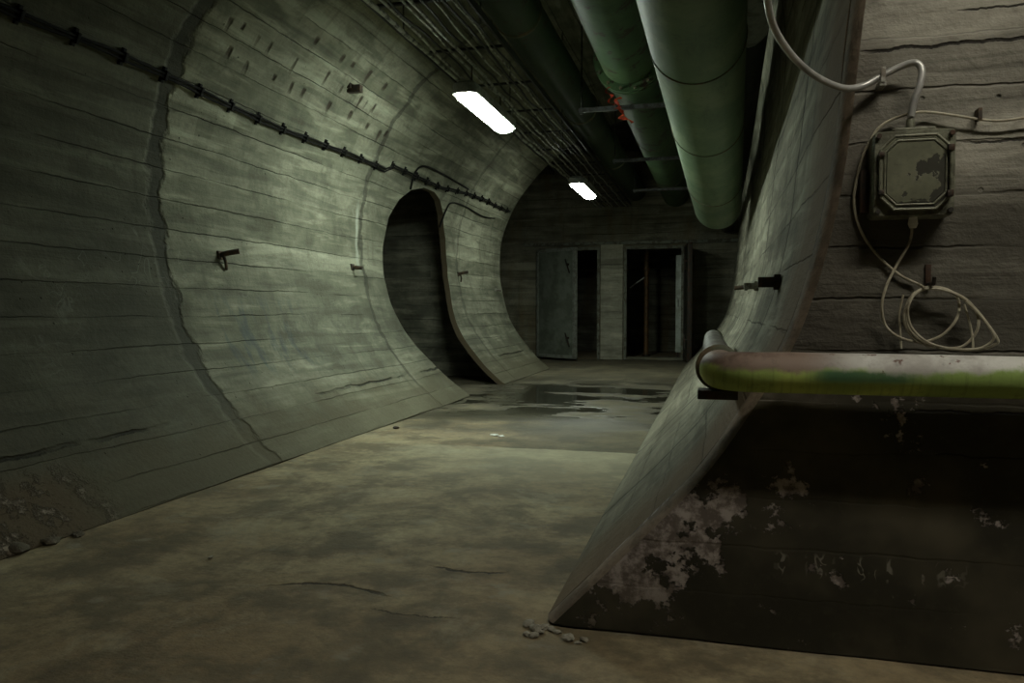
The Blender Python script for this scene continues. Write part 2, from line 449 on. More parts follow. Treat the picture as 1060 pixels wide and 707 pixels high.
# side opening cut through the left wall
hole = [(7.96, -.6), (7.96, 0), (7.82, .25), (7.68, .55), (7.53, 1.0), (7.51, 1.3), (7.55, 1.6), (7.66, 1.92), (7.85, 2.13), (8.1, 2.27), (8.42, 2.34), (8.75, 2.34), (9.0, 2.28), (9.25, 2.13), (9.45, 1.85), (9.55, 1.5), (9.53, 1.2), (9.45, .9), (9.36, .58), (9.36, .3), (9.38, 0), (9.38, -.6)]
bm = bmesh.new(); prism(bm, hole, -5, -1.9, 'yz')
cut = finish('cutter', bm, None, smooth=False)
md = wl.modifiers.new('b', 'BOOLEAN'); md.operation = 'DIFFERENCE'; md.object = cut; md.solver = 'EXACT'
dg = bpy.context.evaluated_depsgraph_get(); dg.update()
nm = bpy.data.meshes.new_from_object(wl.evaluated_get(dg), preserve_all_data_layers=True, depsgraph=dg)
wl.modifiers.clear(); wl.data = nm
bpy.data.objects.remove(cut)
# the chamber behind the opening; its walls follow the back of the vault
def chamber_wall(name, y0, y1, label):
    poly = [(-7.2, 0)] + [(x - .05, z) for x, z, s_ in RL[::3] if z <= 3.0 and x < -2.5] + [(-2.85, 3.05), (-7.2, 3.05)]
    bm = bmesh.new(); prism(bm, poly, y0, y1); o = finish(name, bm, M_side, smooth=False); boxuv(o.data); return struct(o, label)
chamber_wall('wall_side_chamber_back', 10.4, 10.7, 'dark boarded concrete wall seen through the oval opening')
chamber_wall('wall_side_chamber_front', 6.4, 6.7, None)
struct(box('wall_side_chamber_left', (-7.5, 6.4, 0), (-7.2, 11.6, 3.05), M_side, uv=True))
struct(box('ceiling_side_chamber', (-7.5, 6.4, 3.05), (-2.95, 11.6, 3.25), M_side, uv=True))

# front wall (faces the camera on the right)
bm = bmesh.new(); lay = bm.loops.layers.uv.new('UVMap')
RRf = [q for q in RR]
cols = [0, .009, .028, .07, .12, .18, .25, .33, .42, .52, .63, .75, .88, 1.02, 1.17, 1.33, 1.5, 1.7, 1.9, 2.2, 2.6, 3.1, 3.7, 4.3]
fr_, bk_ = [], []
for j, (x, z, s) in enumerate(RRf):
    a = []; b = []
    for i, c in enumerate(cols):
        X = x + c if i < len(cols) - 1 else 4.0
        X = min(X, 4.0 - .001 * (len(cols) - i))
        e = noise.noise(Vector((X * 2.3, z * 2.3, 8))) * .012 + noise.noise(Vector((X * 9, z * 9, 2))) * .004
        Y = 2.193 + e * .9
        if i == 0: Y = 2.262 + e * .5
        if i == 1: Y = 2.222 + e * .6
        if i == 2: Y = 2.200 + e * .8
        a.append(bm.verts.new((X, Y, z))); b.append(bm.verts.new((X + (.02 if i == 0 else 0), 2.55, z)))
    fr_.append(a); bk_.append(b)
for j in range(len(RRf) - 1):
    for i in range(len(cols) - 1):
        bm.faces.new((fr_[j][i], fr_[j][i + 1], fr_[j + 1][i + 1], fr_[j + 1][i]))
        bm.faces.new((bk_[j][i], bk_[j + 1][i], bk_[j + 1][i + 1], bk_[j][i + 1]))
    for i in (0, -1): bm.faces.new((fr_[j][i], fr_[j + 1][i], bk_[j + 1][i], bk_[j][i]))
for j in (0, -1):
    for i in range(len(cols) - 1): bm.faces.new((fr_[j][i], bk_[j][i], bk_[j][i + 1], fr_[j][i + 1]))
for f in bm.faces:
    for l in f.loops: l[lay].uv = (l.vert.co.x, l.vert.co.z)
lipset = {v for a in fr_ for v in a[:3]}
for f in bm.faces:
    if all(v in lipset for v in f.verts): f.material_index = 1
M_lip = simple('worn_plaster_edge', (.30, .235, .175), .85, 0, (.19, .15, .11), scale=9, bstr=.5)
_wf = finish('wall_front', bm, M_front); _wf.data.materials.append(M_lip)
struct(_wf, 'rough concrete wall facing the camera, tarred and peeling below the pipe')

# floor, finely divided with real unevenness
CRK = [(at(345, 606, 2, 0).x, at(345, 604, 2, 0).y, .24, 1.3, .014), (at(478, 596, 2, 0).x, at(478, 590, 2, 0).y, .16, -1.2, .012), (at(420, 640, 2, 0).x, at(420, 634, 2, 0).y, .16, -.5, .005)]
M_floor = floor_mat()
bm = bmesh.new(); gx = frange(-10, 4.3, .11); gy = frange(-3.2, 18.2, .11); lay = bm.loops.layers.uv.new('UVMap')
G = [[bm.verts.new((x, y, noise.noise(Vector((x * 1.3, y * 1.3, 0))) * .006 - .006)) for x in gx] for y in gy]
for j in range(len(gy) - 1):
    for i in range(len(gx) - 1): bm.faces.new((G[j][i], G[j][i + 1], G[j + 1][i + 1], G[j + 1][i]))
bd = [e for e in bm.edges if e.is_boundary]
ex = bmesh.ops.extrude_edge_only(bm, edges=bd)
nv = [g for g in ex['geom'] if isinstance(g, bmesh.types.BMVert)]
for v in nv: v.co.z = -.3
bmesh.ops.holes_fill(bm, edges=[g for g in ex['geom'] if isinstance(g, bmesh.types.BMEdge) and g.is_boundary])
for f in bm.faces:
    for l in f.loops: l[lay].uv = (l.vert.co.x, l.vert.co.y)
struct(finish('floor', bm, M_floor), 'worn concrete floor with puddles towards the end')

# room shell
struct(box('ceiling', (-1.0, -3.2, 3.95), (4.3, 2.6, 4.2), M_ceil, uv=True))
struct(box('ceiling_end', (-6.5, 12.1, 3.55), (-3.0, 14.75, 3.8), M_ceil, uv=True))
struct(box('ceiling_end_crown', (-3.0, 12.1, 3.9), (.8, 14.75, 4.1), M_ceil, uv=True))
struct(box('wall_outer_right', (4.0, -3.2, 0), (4.3, 2.6, 3.95), M_ceil, uv=True))
struct(box('wall_rear', (-3.8, -3.3, 0), (4.3, -3.0, 3.95), M_ceil, uv=True))
struct(box('wall_far_left', (-6.5, 12.5, 0), (-6.2, 14.66, 3.6), M_back, uv=True))
struct(box('wall_behind_vault', (-6.2, 12.1, 0), (-3.70, 12.4, 3.6), M_back, uv=True))

# end wall with two doorways
YE = 14.66
O1 = (at(558, 300, 1, YE).x, at(621, 300, 1, YE).x, 2.13)
O2 = (at(646, 300, 1, YE).x, at(708, 300, 1, YE).x, 2.13)
bm = bmesh.new(); T = .3
for lo, hi in (((-6.2, YE, 0), (O1[0], YE + T, 4.1)), ((O1[0], YE, 2.13), (O1[1], YE + T, 4.1)), ((O1[1], YE, 0), (O2[0], YE + T, 4.1)),
               ((O2[0], YE, 2.13), (O2[1], YE + T, 4.1)), ((O2[1], YE, 0), (1.2, YE + T, 4.1))):
    bx(bm, lo, hi)
bmesh.ops.remove_doubles(bm, verts=bm.verts, dist=1e-4)
wb = finish('wall_back', bm, M_back, smooth=False); boxuv(wb.data); struct(wb, 'end wall with two doorways')
M_frame = simple('frame_steel', (.20, .21, .17), .6, .3, (.10, .09, .06))
M_pil = concrete('pillar_concrete', base=(.55, .54, .43), alt=(.42, .41, .32), bw=.9, mode='plain')
def frame(name, O):
    bm = bmesh.new(); w = .05; y0, y1 = YE - .025, YE + .12
    prism(bm, [(O[0] - .0, 0), (O[0] + w, 0), (O[0] + w, 2.13 - w), (O[1] - w, 2.13 - w), (O[1] - w, 0), (O[1], 0), (O[1], 2.13), (O[0], 2.13)], y0, y1)
    return struct(finish(name, bm, M_frame, smooth=False))
frame('trim_1', O1); frame('trim_2', O2)
pil = box('trim_3', (O1[1] + .02, YE - .05, 0), (O2[0] - .02, YE - .001, 2.2), M_pil, uv=True, bev=.01); struct(pil, 'pale pier between the two doorways')
struct(box('trim_4', (-3.6, YE - .07, 2.17), (.45, YE - .001, 2.23), M_frame, bev=.006), 'lintel strip over the doorways')
struct(box('trim_5', (O2[0], YE - .02, 0), (O2[1], YE + .32, .05), M_back, uv=True), 'raised sill in the right doorway')

# rooms behind the doors
struct(box('wall_behind_doors', (-6.2, 17.9, 0), (1.2, 18.1, 3), M_back, uv=True))
struct(box('wall_partition', (O1[1] + .05, YE + .3, 0), (O1[1] + .2, 17.9, 3), M_back, uv=True))
struct(box('wall_room_left', (-6.2, YE + .3, 0), (-6.0, 17.9, 3), M_back, uv=True))
struct(box('wall_room_right', (1.0, YE + .3, 0), (1.2, 17.9, 3), M_back, uv=True))
struct(box('ceiling_rooms', (-6.2, YE + .3, 3), (1.2, 18.1, 3.2), M_ceil, uv=True))

# door leaves
M_door = simple('door_steel', (.26, .29, .24), .5, .2, (.17, .19, .15), scale=2.5, bstr=.15)
M_dark = simple('dark_iron', (.045, .042, .036), .6, .5, (.07, .04, .025), scale=20)
M_edge = simple('door_edge_steel', (.42, .45, .40), .45, .4, (.28, .28, .24))
M_dd = simple('dark_door_steel', (.06, .062, .05), .6, .2, (.04, .04, .03), scale=3)
def leaf(name, hinge, ang, w, sgn, label):
    root = bpy.data.objects.new(name, None); C.objects.link(root); root.location = (hinge[0], hinge[1], 0); root.rotation_euler.z = ang
    root['kind'] = 'structure'; root['label'] = label
    def part(n, bm, m): 
        o = finish(n, bm, m, None); o.parent = root; return o
    x0, x1 = (0, w)
    bm = bmesh.new(); bx(bm, (x0, -.03, .04), (x1, .03, 2.09), .004)
    part('door_panel', bm, M_door if sgn > 0 else M_dd)
    bm = bmesh.new()
    for z in (.04, 2.03): bx(bm, (x0, -.036, z), (x1, .036, z + .06), .003)
    bx(bm, (x1 - .05, -.038, .04), (x1 + .004, .038, 2.09), .003)
    bx(bm, (x0, -.036, .04), (x0 + .05, .036, 2.09), .003)
    part('edge_frame', bm, M_edge if sgn > 0 else M_dark)
    for z in (1.78, .42):
        for s in (-1, 1):
            bm = bmesh.new()
            sweep(bm, [(w - .16, s * .03, z), (w - .16, s * .075, z)], .022, 10)
            a = Vector((w - .16, s * .075, z)); d = Vector((-.07, 0, .16))
            sweep(bm, [a + d * .6, a - d], .012, 8)
            part('latch_handle', bm, M_dark)
    for z in (.35, 1.05, 1.75):
        bm = bmesh.new(); sweep(bm, [(-.01, 0, z - .07), (-.01, 0, z + .07)], .018, 10); part('hinge', bm, M_dark)
    return root
h1 = Vector((O1[0] - .01, YE - .06)); e1 = at(596, 300, 1, YE - .62)
w1 = math.hypot(e1.x - h1.x, YE - .62 - h1.y)
leaf('door_1', h1, math.atan2(YE - .62 - h1.y, e1.x - h1.x), w1, 1, 'pale grey-green steel door standing half open, left of the pier')
h2 = Vector((O2[1] + .03, YE - .06)); e2 = at(714, 300, 1, YE - 1.12)
leaf('door_2', h2, math.atan2(YE - 1.12 - h2.y, e2.x - h2.x), 1.1, -1, 'dark steel door swung wide open, right of the right doorway')

# things seen in the right-hand room
M_rustp = simple('brown_pipe_paint', (.22, .12, .05), .5, .2, (.12, .08, .04))
p = at(669, 320, 1, 16.0)
t = thing('standpipe', 'brown vertical pipe standing inside the right doorway', 'pipe', (p.x, 16.0, 0))
bm = bmesh.new(); sweep(bm, [(p.x, 16, 0), (p.x, 16, 3.0)], .05, 14); finish('pipe_shaft', bm, M_rustp, t)
bm = bmesh.new(); sweep(bm, [(p.x, 16, 1.75), (p.x, 16, 1.80)], .075, 14); finish('collar', bm, M_rustp, t)
bm = bmesh.new(); sweep(bm, [(p.x, 16, 0), (p.x, 16, .03)], .09, 14); finish('base_flange', bm, M_dark, t)
M_white = simple('white_plastic', (.82, .83, .78), .4, 0, (.7, .7, .64))
a = at(653, 297, 1, 15.95); b = at(667, 287, 1, 15.93)
d = (b - a)
tag(tube('conduit_rod', [a - Vector((.02, 0, .02)), b], .014, M_white), 'thin white rod slanting out from the brown standpipe', 'rod')
pa, pb = at(699.5, 300, 1, 15.3), at(706.5, 300, 1, 15.3)
t = thing('steel_locker', 'pale narrow metal cabinet just inside the right doorway, mostly hidden by the door edge', 'cabinet', ((pa.x + .15), 15.4, 0))
M_pale = simple('pale_locker_paint', (.62, .68, .62), .5, .1, (.42, .46, .38), scale=4)
box('cabinet_body', (pa.x, 15.3, .12), (pa.x + .34, 15.62, 2.0), M_pale, t, .006)
box('cabinet_door', (pa.x + .012, 15.285, .15), (pa.x + .328, 15.299, 1.97), M_pale, t, .004)
for k in range(2): box('cabinet_foot', (pa.x + .02 + k * .26, 15.34, 0), (pa.x + .06 + k * .26, 15.38, .12), M_dark, t)
tube('cabinet_handle', [(pa.x + .05, 15.27, 1.0), (pa.x + .05, 15.27, 1.15)], .007, M_dark, t, 8)

# ------------------------------------------------------------------ ceiling lamps
M_lamp = emit('lamp_diffuser', (.88, 1.0, .87), 105)
M_lamp2 = emit('lamp_diffuser_weak', (.90, 1.0, .86), 52)
M_house = simple('lamp_housing_grey', (.32, .33, .31), .5, 0)
def stadium(w, L, r, k=6):
    out = []
    for cx, cy, a0 in ((w / 2 - r, L / 2 - r, 0), (-w / 2 + r, L / 2 - r, 90), (-w / 2 + r, -L / 2 + r, 180), (w / 2 - r, -L / 2 + r, 270)):
        for i in range(k + 1):
            a = math.radians(a0 + 90 * i / k); out.append((cx + r * math.cos(a), cy + r * math.sin(a)))
    return out
def loft(bm, polys):
    rings = [[bm.verts.new(p) for p in poly] for poly in polys]; n = len(rings[0])
    for A, B in zip(rings, rings[1:]):
        for i in range(n): bm.faces.new((A[i], A[(i + 1) % n], B[(i + 1) % n], B[i]))
    bm.faces.new(rings[0][::-1]); bm.faces.new(rings[-1])
def lamp(loc, label, M_lamp=M_lamp, rod=.262):
    t = thing('fluorescent_lamp', label, 'ceiling lamp', (0, 0, 0), 'fluorescent ceiling lamps')
    bm = bmesh.new(); loft(bm, [[(x, y, z) for x, y in stadium(w, L, r)] for w, L, r, z in ((.182, 1.25, .06, -.017), (.20, 1.29, .065, -.017), (.20, 1.29, .065, .055), (.12, 1.2, .04, .085))])
    finish('lamp_housing', bm, M_house, t)
    bm = bmesh.new(); loft(bm, [[(x, y, z) for x, y in stadium(w, L, r)] for w, L, r, z in ((.11, 1.17, .05, -.055), (.155, 1.22, .06, -.04), (.17, 1.24, .065, .0), (.17, 1.24, .065, .018))])
    finish('lamp_diffuser', bm, M_lamp, t)
    for sy in (-.42, .42):
        bm = bmesh.new(); sweep(bm, [(0, sy, .08), (0, sy, rod)], .006, 8); finish('hanger_rod', bm, M_dark, t)
    bm = bmesh.new(); sweep(bm, smoothpath([(0, .63, .03), (0, .70, .04), (.01, .76, .1), (.02, .78, .25)], 5), [.018] * 6 + [.008] * 10, 8); finish('cable_gland', bm, M_house, t)
    t.location = loc; return t
l1 = lamp((-1.87, 6.30, 2.6), 'bright fluorescent ceiling lamp nearer the camera, left of the pipes')
l2 = lamp((-1.77, 10.65, 2.6), 'small bright fluorescent ceiling lamp further along the tunnel, above the doorways', M_lamp2)

# a third fitting hangs on long rods over the camera side and lights the front wall
M_lamp3 = emit('lamp_diffuser_warm', (1.0, .94, .79), 40)
l3 = lamp((0, 0, 0), 'fluorescent ceiling lamp on long rods in front of the junction box wall', M_lamp3, 1.13)
l3.rotation_euler.z = PI / 2; l3.location = (1.15, 1.1, 2.8)

# ------------------------------------------------------------------ overhead pipes
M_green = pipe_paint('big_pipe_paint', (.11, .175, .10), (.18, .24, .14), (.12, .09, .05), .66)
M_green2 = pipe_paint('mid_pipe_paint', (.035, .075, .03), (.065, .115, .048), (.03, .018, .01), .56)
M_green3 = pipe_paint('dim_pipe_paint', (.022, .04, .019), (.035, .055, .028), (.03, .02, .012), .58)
def bigpipe(name, label, p0, p1, r, mat, rings, elbow=True, ymin=None, ringname='weld_ring', rr=.006, rw=.006):
    p0, p1 = Vector(p0), Vector(p1); d = (p1 - p0).normalized()
    t = thing(name, label, 'pipe', p1)
    path = [p0.lerp(p1, k / 30) for k in range(31)]
    if elbow:
        R = r * 1.15; c = p1 + Vector((0, 0, R)); side = d
        for k in range(1, 9):
            a = k / 8 * PI / 2; path.append(p1 + d * R * math.sin(a) + Vector((0, 0, R * (1 - math.cos(a)))))
        top = path[-1].copy(); top.z = elbow
        if top.z > path[-1].z: path.append(top)
    bm = bmesh.new(); sweep(bm, path, r, 48); finish('pipe_body', bm, mat, t)
    for y in rings:
        q = p0.lerp(p1, (y - p0.y) / (p1.y - p0.y))
        bm = bmesh.new(); sweep(bm, [q - d * rw, q - d * rw * .5, q + d * rw * .5, q + d * rw], [r * 1.001, r + rr, r + rr, r * 1.001], 48)
        finish(ringname, bm, M_ring, t)
    return t
M_ring = simple('weld_seam', (.10, .11, .07), .6, .2, (.16, .12, .07))
a, b = at(717, 0, 1, 4.0), at(743, 213, 1, 9.2)
dd = (b - a) / (b.y - a.y)
P0 = a + dd * (-2.6 - a.y)
P0.z = min(P0.z, 3.6)
P0 = a + dd * (.2 - a.y)
bp = bigpipe('overhead_pipe', 'thick pale green pipe hanging lowest on the right, with weld rings', P0, b, .262, M_green, [4.45, 6.0, 7.9], elbow=3.75)
# middle pipe with flange
c0 = at(625, 0, 2, 3.06); 
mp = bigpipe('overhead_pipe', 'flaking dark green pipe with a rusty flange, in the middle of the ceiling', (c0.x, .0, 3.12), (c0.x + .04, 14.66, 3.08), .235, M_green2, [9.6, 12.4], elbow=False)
fy = 6.75
for k, yy in enumerate((fy, fy + .075)):
    bm = bmesh.new(); sweep(bm, [(c0.x + .02, yy, 3.10), (c0.x + .02, yy + .035, 3.10)], .30, 40); finish('flange', bm, M_green2, mp)
for k in range(14):
    an = 2 * PI * k / 14
    q = Vector((c0.x + .02 + math.cos(an) * .272, 0, 3.10 + math.sin(an) * .272))
    bm = bmesh.new(); sweep(bm, [(q.x, fy - .03, q.z), (q.x, fy + .14, q.z)], .014, 6); finish('flange_bolt', bm, M_ring, mp)
c1 = at(520, 0, 2, 3.1)
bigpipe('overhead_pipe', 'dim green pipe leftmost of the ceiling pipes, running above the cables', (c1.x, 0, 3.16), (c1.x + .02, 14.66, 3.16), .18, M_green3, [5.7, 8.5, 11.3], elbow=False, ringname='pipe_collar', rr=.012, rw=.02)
# added lagged pipe, shaped to block lamp light from the right wall
M_lag = simple('torn_lagging', (.42, .44, .38), .7, 0, (.25, .26, .21), scale=5, bstr=.6)
M_shade_pipe = simple('shade_pipe_black', (.02, .022, .016), .7, 0, (.035, .035, .025), scale=5)  # near-black, filling the shaded area right of the thick pipe
dz_ = lambda y: 2.74 - .0775 * (y - 5) if y < 9 else 2.43 + .004 * (y - 9)
t = thing('added_shade_pipe', 'dark pipe added to shade the right wall, with torn pale lagging, right of the thick green pipe', 'pipe', (.22, 5, 3.0))
bm = bmesh.new(); sweep(bm, smoothpath([(.195, .5, dz_(.5)), (.195, 5, dz_(5)), (.20, 9, dz_(9)), (.20, 14.6, dz_(14.6))], 8), .12, 28); finish('pipe_body', bm, M_shade_pipe, t)
for y0, y1 in ((2.75, 5.3), (6.6, 7.3)):
    n = int((y1 - y0) / .05); pth = []; rs = []
    for k in range(n + 1):
        y = y0 + (y1 - y0) * k / n; pth.append((.192, y, dz_(y) - .002)); rs.append(.128 + .012 * noise.noise(Vector((y * 4, y0, 0))))
    rs[-1] = .105; rs[-2] = .120
    bm = bmesh.new(); sweep(bm, pth, rs, 18)
    for v in bm.verts: v.co += Vector((noise.noise(v.co * 9), 0, noise.noise(v.co * 9 + Vector((5, 5, 5))))) * .012
    finish('lagging', bm, M_lag, t)

# cross bars carrying the pipes
M_bar = simple('galvanised_bar', (.10, .105, .10), .45, .6, (.04, .036, .03))
hl = ['steel cross bar under the flanged pipe, nearest the camera', 'steel cross bar under the ceiling pipes, second from the camera', 'steel cross bar under the ceiling pipes, farthest from the camera']
for (y, z, lb) in ((7.35, 2.84, hl[0]), (9.9, 2.84, hl[1]), (12.4, 2.84, hl[2])):
    t = thing('pipe_hanger', lb, 'bracket', (-1, y, z), 'cross bars under the ceiling pipes')
    bm = bmesh.new(); prism(bm, [(y - .02, z - .035), (y + .02, z - .035), (y + .02, z - .028), (y - .013, z - .028), (y - .013, z + .004), (y - .02, z + .004)], -1.27, -.33, 'yz'); finish('angle_bar', bm, M_bar, t, False)
    for x in (-1.245, -.36):
        bm = bmesh.new(); sweep(bm, [(x, y + .005, z - .05), (x, y + .005, 3.84)], .008, 8); finish('threaded_rod', bm, M_bar, t)
        bm = bmesh.new(); sweep(bm, [(x, y + .005, z - .05), (x, y + .005, z - .036)], .018, 6); finish('nut', bm, M_bar, t)

# torn red marker tape on the flange and bar
M_red = simple('red_tape', (.55, .07, .02), .5, 0, (.35, .035, .015))
def ribbon(path, w):
    bm = bmesh.new(); pts = smoothpath(path, 5); L = []
    for i, p_ in enumerate(pts):
        an = i * .35; d_ = Vector((math.cos(an), .2, math.sin(an) * .5)).normalized() * w / 2
        L.append((bm.verts.new(p_ - d_), bm.verts.new(p_ + d_)))
    for A, B in zip(L, L[1:]): bm.faces.new((A[0], A[1], B[1], B[0]))
    g = bmesh.ops.solidify(bm, geom=bm.faces[:], thickness=.002)
    return bm
for lb, ps in (('torn red tape hanging from the flange of the middle pipe, upper strip', [(631, 90), (627, 95), (634, 99), (630, 106), (637, 108)]),
               ('torn red tape tied over the cross bar, middle strip', [(650, 98), (643, 101), (637, 104), (642, 110), (636, 113)]),
               ('torn red tape dangling below the cross bar, lowest strip', [(640, 112), (646, 118), (641, 122), (650, 123), (655, 127)])):
    pts = [at(x, y, 1, 6.60 if y < 109 else 7.25) for x, y in ps]
    if lb.endswith('middle strip'): pts = [at(x, y, 1, 7.25) for x, y in ps]
    tag(finish('red_tape', ribbon(pts, .03), M_red), lb, 'tape', 'scraps of red tape')

# ------------------------------------------------------------------ ceiling cables on a ladder tray
M_cabl = simple('dusty_cable_pale', (.46, .47, .40), .5, .1, (.10, .10, .09))
M_cabd = simple('dusty_cable_dark', (.03, .03, .027), .6, 0, (.018, .018, .015))
t = thing('cable_tray', 'dark steel ladder tray carrying the ceiling cables above the lamps', 'cable tray', (-1.85, 7, 2.9))
for x in (-2.16, -1.52):
    bm = bmesh.new(); bx(bm, (x - .008, 1.5, 2.865), (x + .008, 14.4, 2.915), .002); finish('side_rail', bm, M_cabd, t)
for k in range(14):
    y = 1.9 + k * .92
    bm = bmesh.new(); bx(bm, (-2.152, y - .015, 2.868), (-1.528, y + .015, 2.884), .002); finish('rung', bm, M_cabd, t)
for k in range(5):
    y = 2.2 + k * 2.9
    for x in (-2.12, -1.56):
        zt = 3.56 if x < -2 else 3.84
        bm = bmesh.new(); sweep(bm, [(x, y, 2.865), (x, y, zt)], .006, 8); finish('hanger_rod', bm, M_bar, t)
cx = [-2.08, -2.02, -1.97, -1.90, -1.84, -1.77, -1.71, -1.64, -1.60, -1.56]
words = ['leftmost of the ten under the tray', 'second from the left under the tray', 'third from the left under the tray', 'fourth from the left under the tray', 'fifth from the left under the tray', 'sixth from the left under the tray', 'seventh from the left under the tray', 'eighth from the left under the tray', 'ninth from the left under the tray', 'rightmost of the ten under the tray']
for i, x in enumerate(cx):
    pts = []
    r = (.016, .010, .008, .009, .012, .008, .007, .009, .007, .007)[i]
    for k in range(36):
        y = 1.4 + k * .37
        s = abs(math.sin(PI * (y - 1.7 - i * .13) / .78))
        pts.append((x + noise.noise(Vector((y * .9, i * 7.1, 0))) * .03, y, 2.862 - r - s * .035 * (.4 + .6 * noise.random() if False else .4 + .12 * ((i * 7 + k) % 5))))
    pale = i in (0, 1, 3, 4, 6, 8)
    tag(tube('ceiling_cable', smoothpath(pts, 3), r, M_cabl if pale else M_cabd, seg=8),
        ('pale dusty' if pale else 'dark') + ' ceiling cable above the lamps, ' + words[i], 'cable', 'cables slung under the ceiling tray')

# ------------------------------------------------------------------ cable run on the left wall
M_blk = simple('black_cable', (.008, .008, .007), .75, 0, (.014, .014, .012), spec=.15)
t = thing('wall_cable_run', 'bundle of black cables clipped along the upper left wall', 'cable', (-3.2, 6, 2.33))
def zrun(y): return 2.33 + .012 * math.sin(y * 2.1) + (0 if y < 7.4 else min(.16, .05 * (y - 7.4)))
for i, (dz, r) in enumerate(((.011, .0095), (-.010, .008))):
    pts = []
    for y in frange(-2.5, 11.9, .16):
        z = zrun(y) + dz + .004 * math.sin(y * 9 + i * 2)
        if 7.35 < y < 9.6: z = max(z, 2.40 + dz)
        pts.append((xprof(RL, z) + .026, y, z))
    tube('cable', pts, r, M_blk, t, 8)
y = 2.7
while y < 11.8:
    z = zrun(y)
    if 7.35 < y < 9.6: z = max(z, 2.40)
    bm = bmesh.new(); X = xprof(RL, z)
    dn = Vector((xprof(RL, z + .07) - xprof(RL, z - .07), 0, .14)).normalized()
    Mx = Matrix.Translation((X + .03, y, z)) @ Matrix((Vector((dn.z, 0, -dn.x)), Vector((0, 1, 0)), dn)).transposed().to_4x4()
    bx(bm, (-.035, -.010, -.030), (.012, .010, .030), .003, Mx)
    bx(bm, (-.035, -.011, -.048), (-.012, .011, .048), .002, Mx)
    finish('cable_clip', bm, M_blk, t)
    y += .335
# loose cables above the side opening
for lb, ps in (('loose black cable looping up over the side opening', [(425, 196), (430, 178), (440, 172), (458, 180), (470, 187), (485, 196)]),
               ('loose black cable drooping right of the side opening', [(455, 235), (462, 217), (468, 210), (482, 214), (500, 224), (512, 226)]),
               ):
    pts = []
    for x, yv in ps:
        # walk the view line until it meets the vault
        d_ = FW + RT * ((x - 530) / F) - UP * ((yv - 353.5) / F); k = 5.0
        while k < 16:
            q = Vector((0, 0, H)) + d_ * k
            if q.x < xprof(RL, max(.01, q.z)) + .02: break
            k += .01
        pts.append(q)
    tag(tube('loose_cable', smoothpath(pts, 5), .011, M_blk, seg=8), lb, 'cable')

# ------------------------------------------------------------------ iron stubs on the walls
M_iron = simple('rusty_iron', (.06, .05, .04), .7, .4, (.12, .075, .045), scale=30)
M_ironp = simple('pale_iron', (.35, .35, .31), .6, .2, (.15, .13, .10), scale=30)
def hook(y, z, label, k, R=RL, s=1, mat=None):
    x = xprof(R, z); mat = mat or M_iron
    t = thing('wall_bracket', label, 'bracket', (x, y, z), 'iron brackets on the tunnel walls')
    bm = bmesh.new(); bx(bm, (min(x, x + s * .012) - .015, y - .03, z - .03), (max(x, x + s * .012), y + .03, z + .03), .004); finish('fixing_plate', bm, mat, t)
    bm = bmesh.new()
    if k == 0: sweep(bm, smoothpath([(x, y, z), (x + s * .06, y + .01, z + .015), (x + s * .12, y + .05, z + .03)], 4), .019, 10)
    elif k == 1: bx(bm, (min(x, x + s * .085), y - .022, z - .02), (max(x, x + s * .085), y + .022, z + .02), .004)
    else: sweep(bm, [(x, y, z), (x + s * .11, y, z - .01)], .018, 10)
    finish('arm', bm, mat, t)
    if k == 0:
        bm = bmesh.new(); sweep(bm, smoothpath([(x + s * .03, y, z), (x + s * .04, y + .01, z - .05), (x + s * .03, y + .03, z - .1)], 4), .011, 8); finish('hook_tail', bm, mat, t)
    return t
hook(4.73, 1.31, 'dark bent iron bracket on the left wall, nearest the camera', 0)
hook(6.78, 1.34, 'small iron bracket with a pale stub on the left wall, before the side opening', 2)
hook(9.98, 1.42, 'small dark iron bracket on the left wall just beyond the side opening', 0)
hook(11.7, 1.25, 'pale iron stub at the far end of the left wall', 2, mat=M_ironp)
def rwall(px, py):
    d_ = FW + RT * ((px - 530) / F) - UP * ((py - 353.5) / F); k = 2.4
    while k < 16:
        q = Vector((0, 0, H)) + d_ * k
        if q.x > xprof(RR, max(.01, q.z)) : return q
        k += .01
q = rwall(808, 292); hook(q.y, q.z, 'dark iron bracket on the right wall, nearest the camera', 1, RR, -1)
q = rwall(785, 296); hook(q.y, q.z, 'pale iron stub on the right wall, second from the camera', 1, RR, -1, M_ironp)
q = rwall(774, 297); hook(q.y, q.z, 'small dark iron stub on the right wall, nearest the open dark door', 2, RR, -1)
# dark bracket high on the vault
def lwall(px, py):
    d_ = FW + RT * ((px - 530) / F) - UP * ((py - 353.5) / F); k = 2.0
    while k < 16:
        q = Vector((0, 0, H)) + d_ * k
        if q.x < xprof(RL, max(.01, min(q.z, 3.8))): return q
        k += .01
q = lwall(364, 90)
t = thing('wall_bracket', 'dark iron plate jutting from the upper left vault above the cable run', 'bracket', q, 'iron brackets on the tunnel walls')
box('arm', (q.x - .03, q.y - .03, q.z - .05), (q.x + .09, q.y + .03, q.z + .01), M_iron, t)
box('fixing_plate', (q.x - .03, q.y - .06, q.z - .02), (q.x + .015, q.y + .06, q.z + .06), M_iron, t)

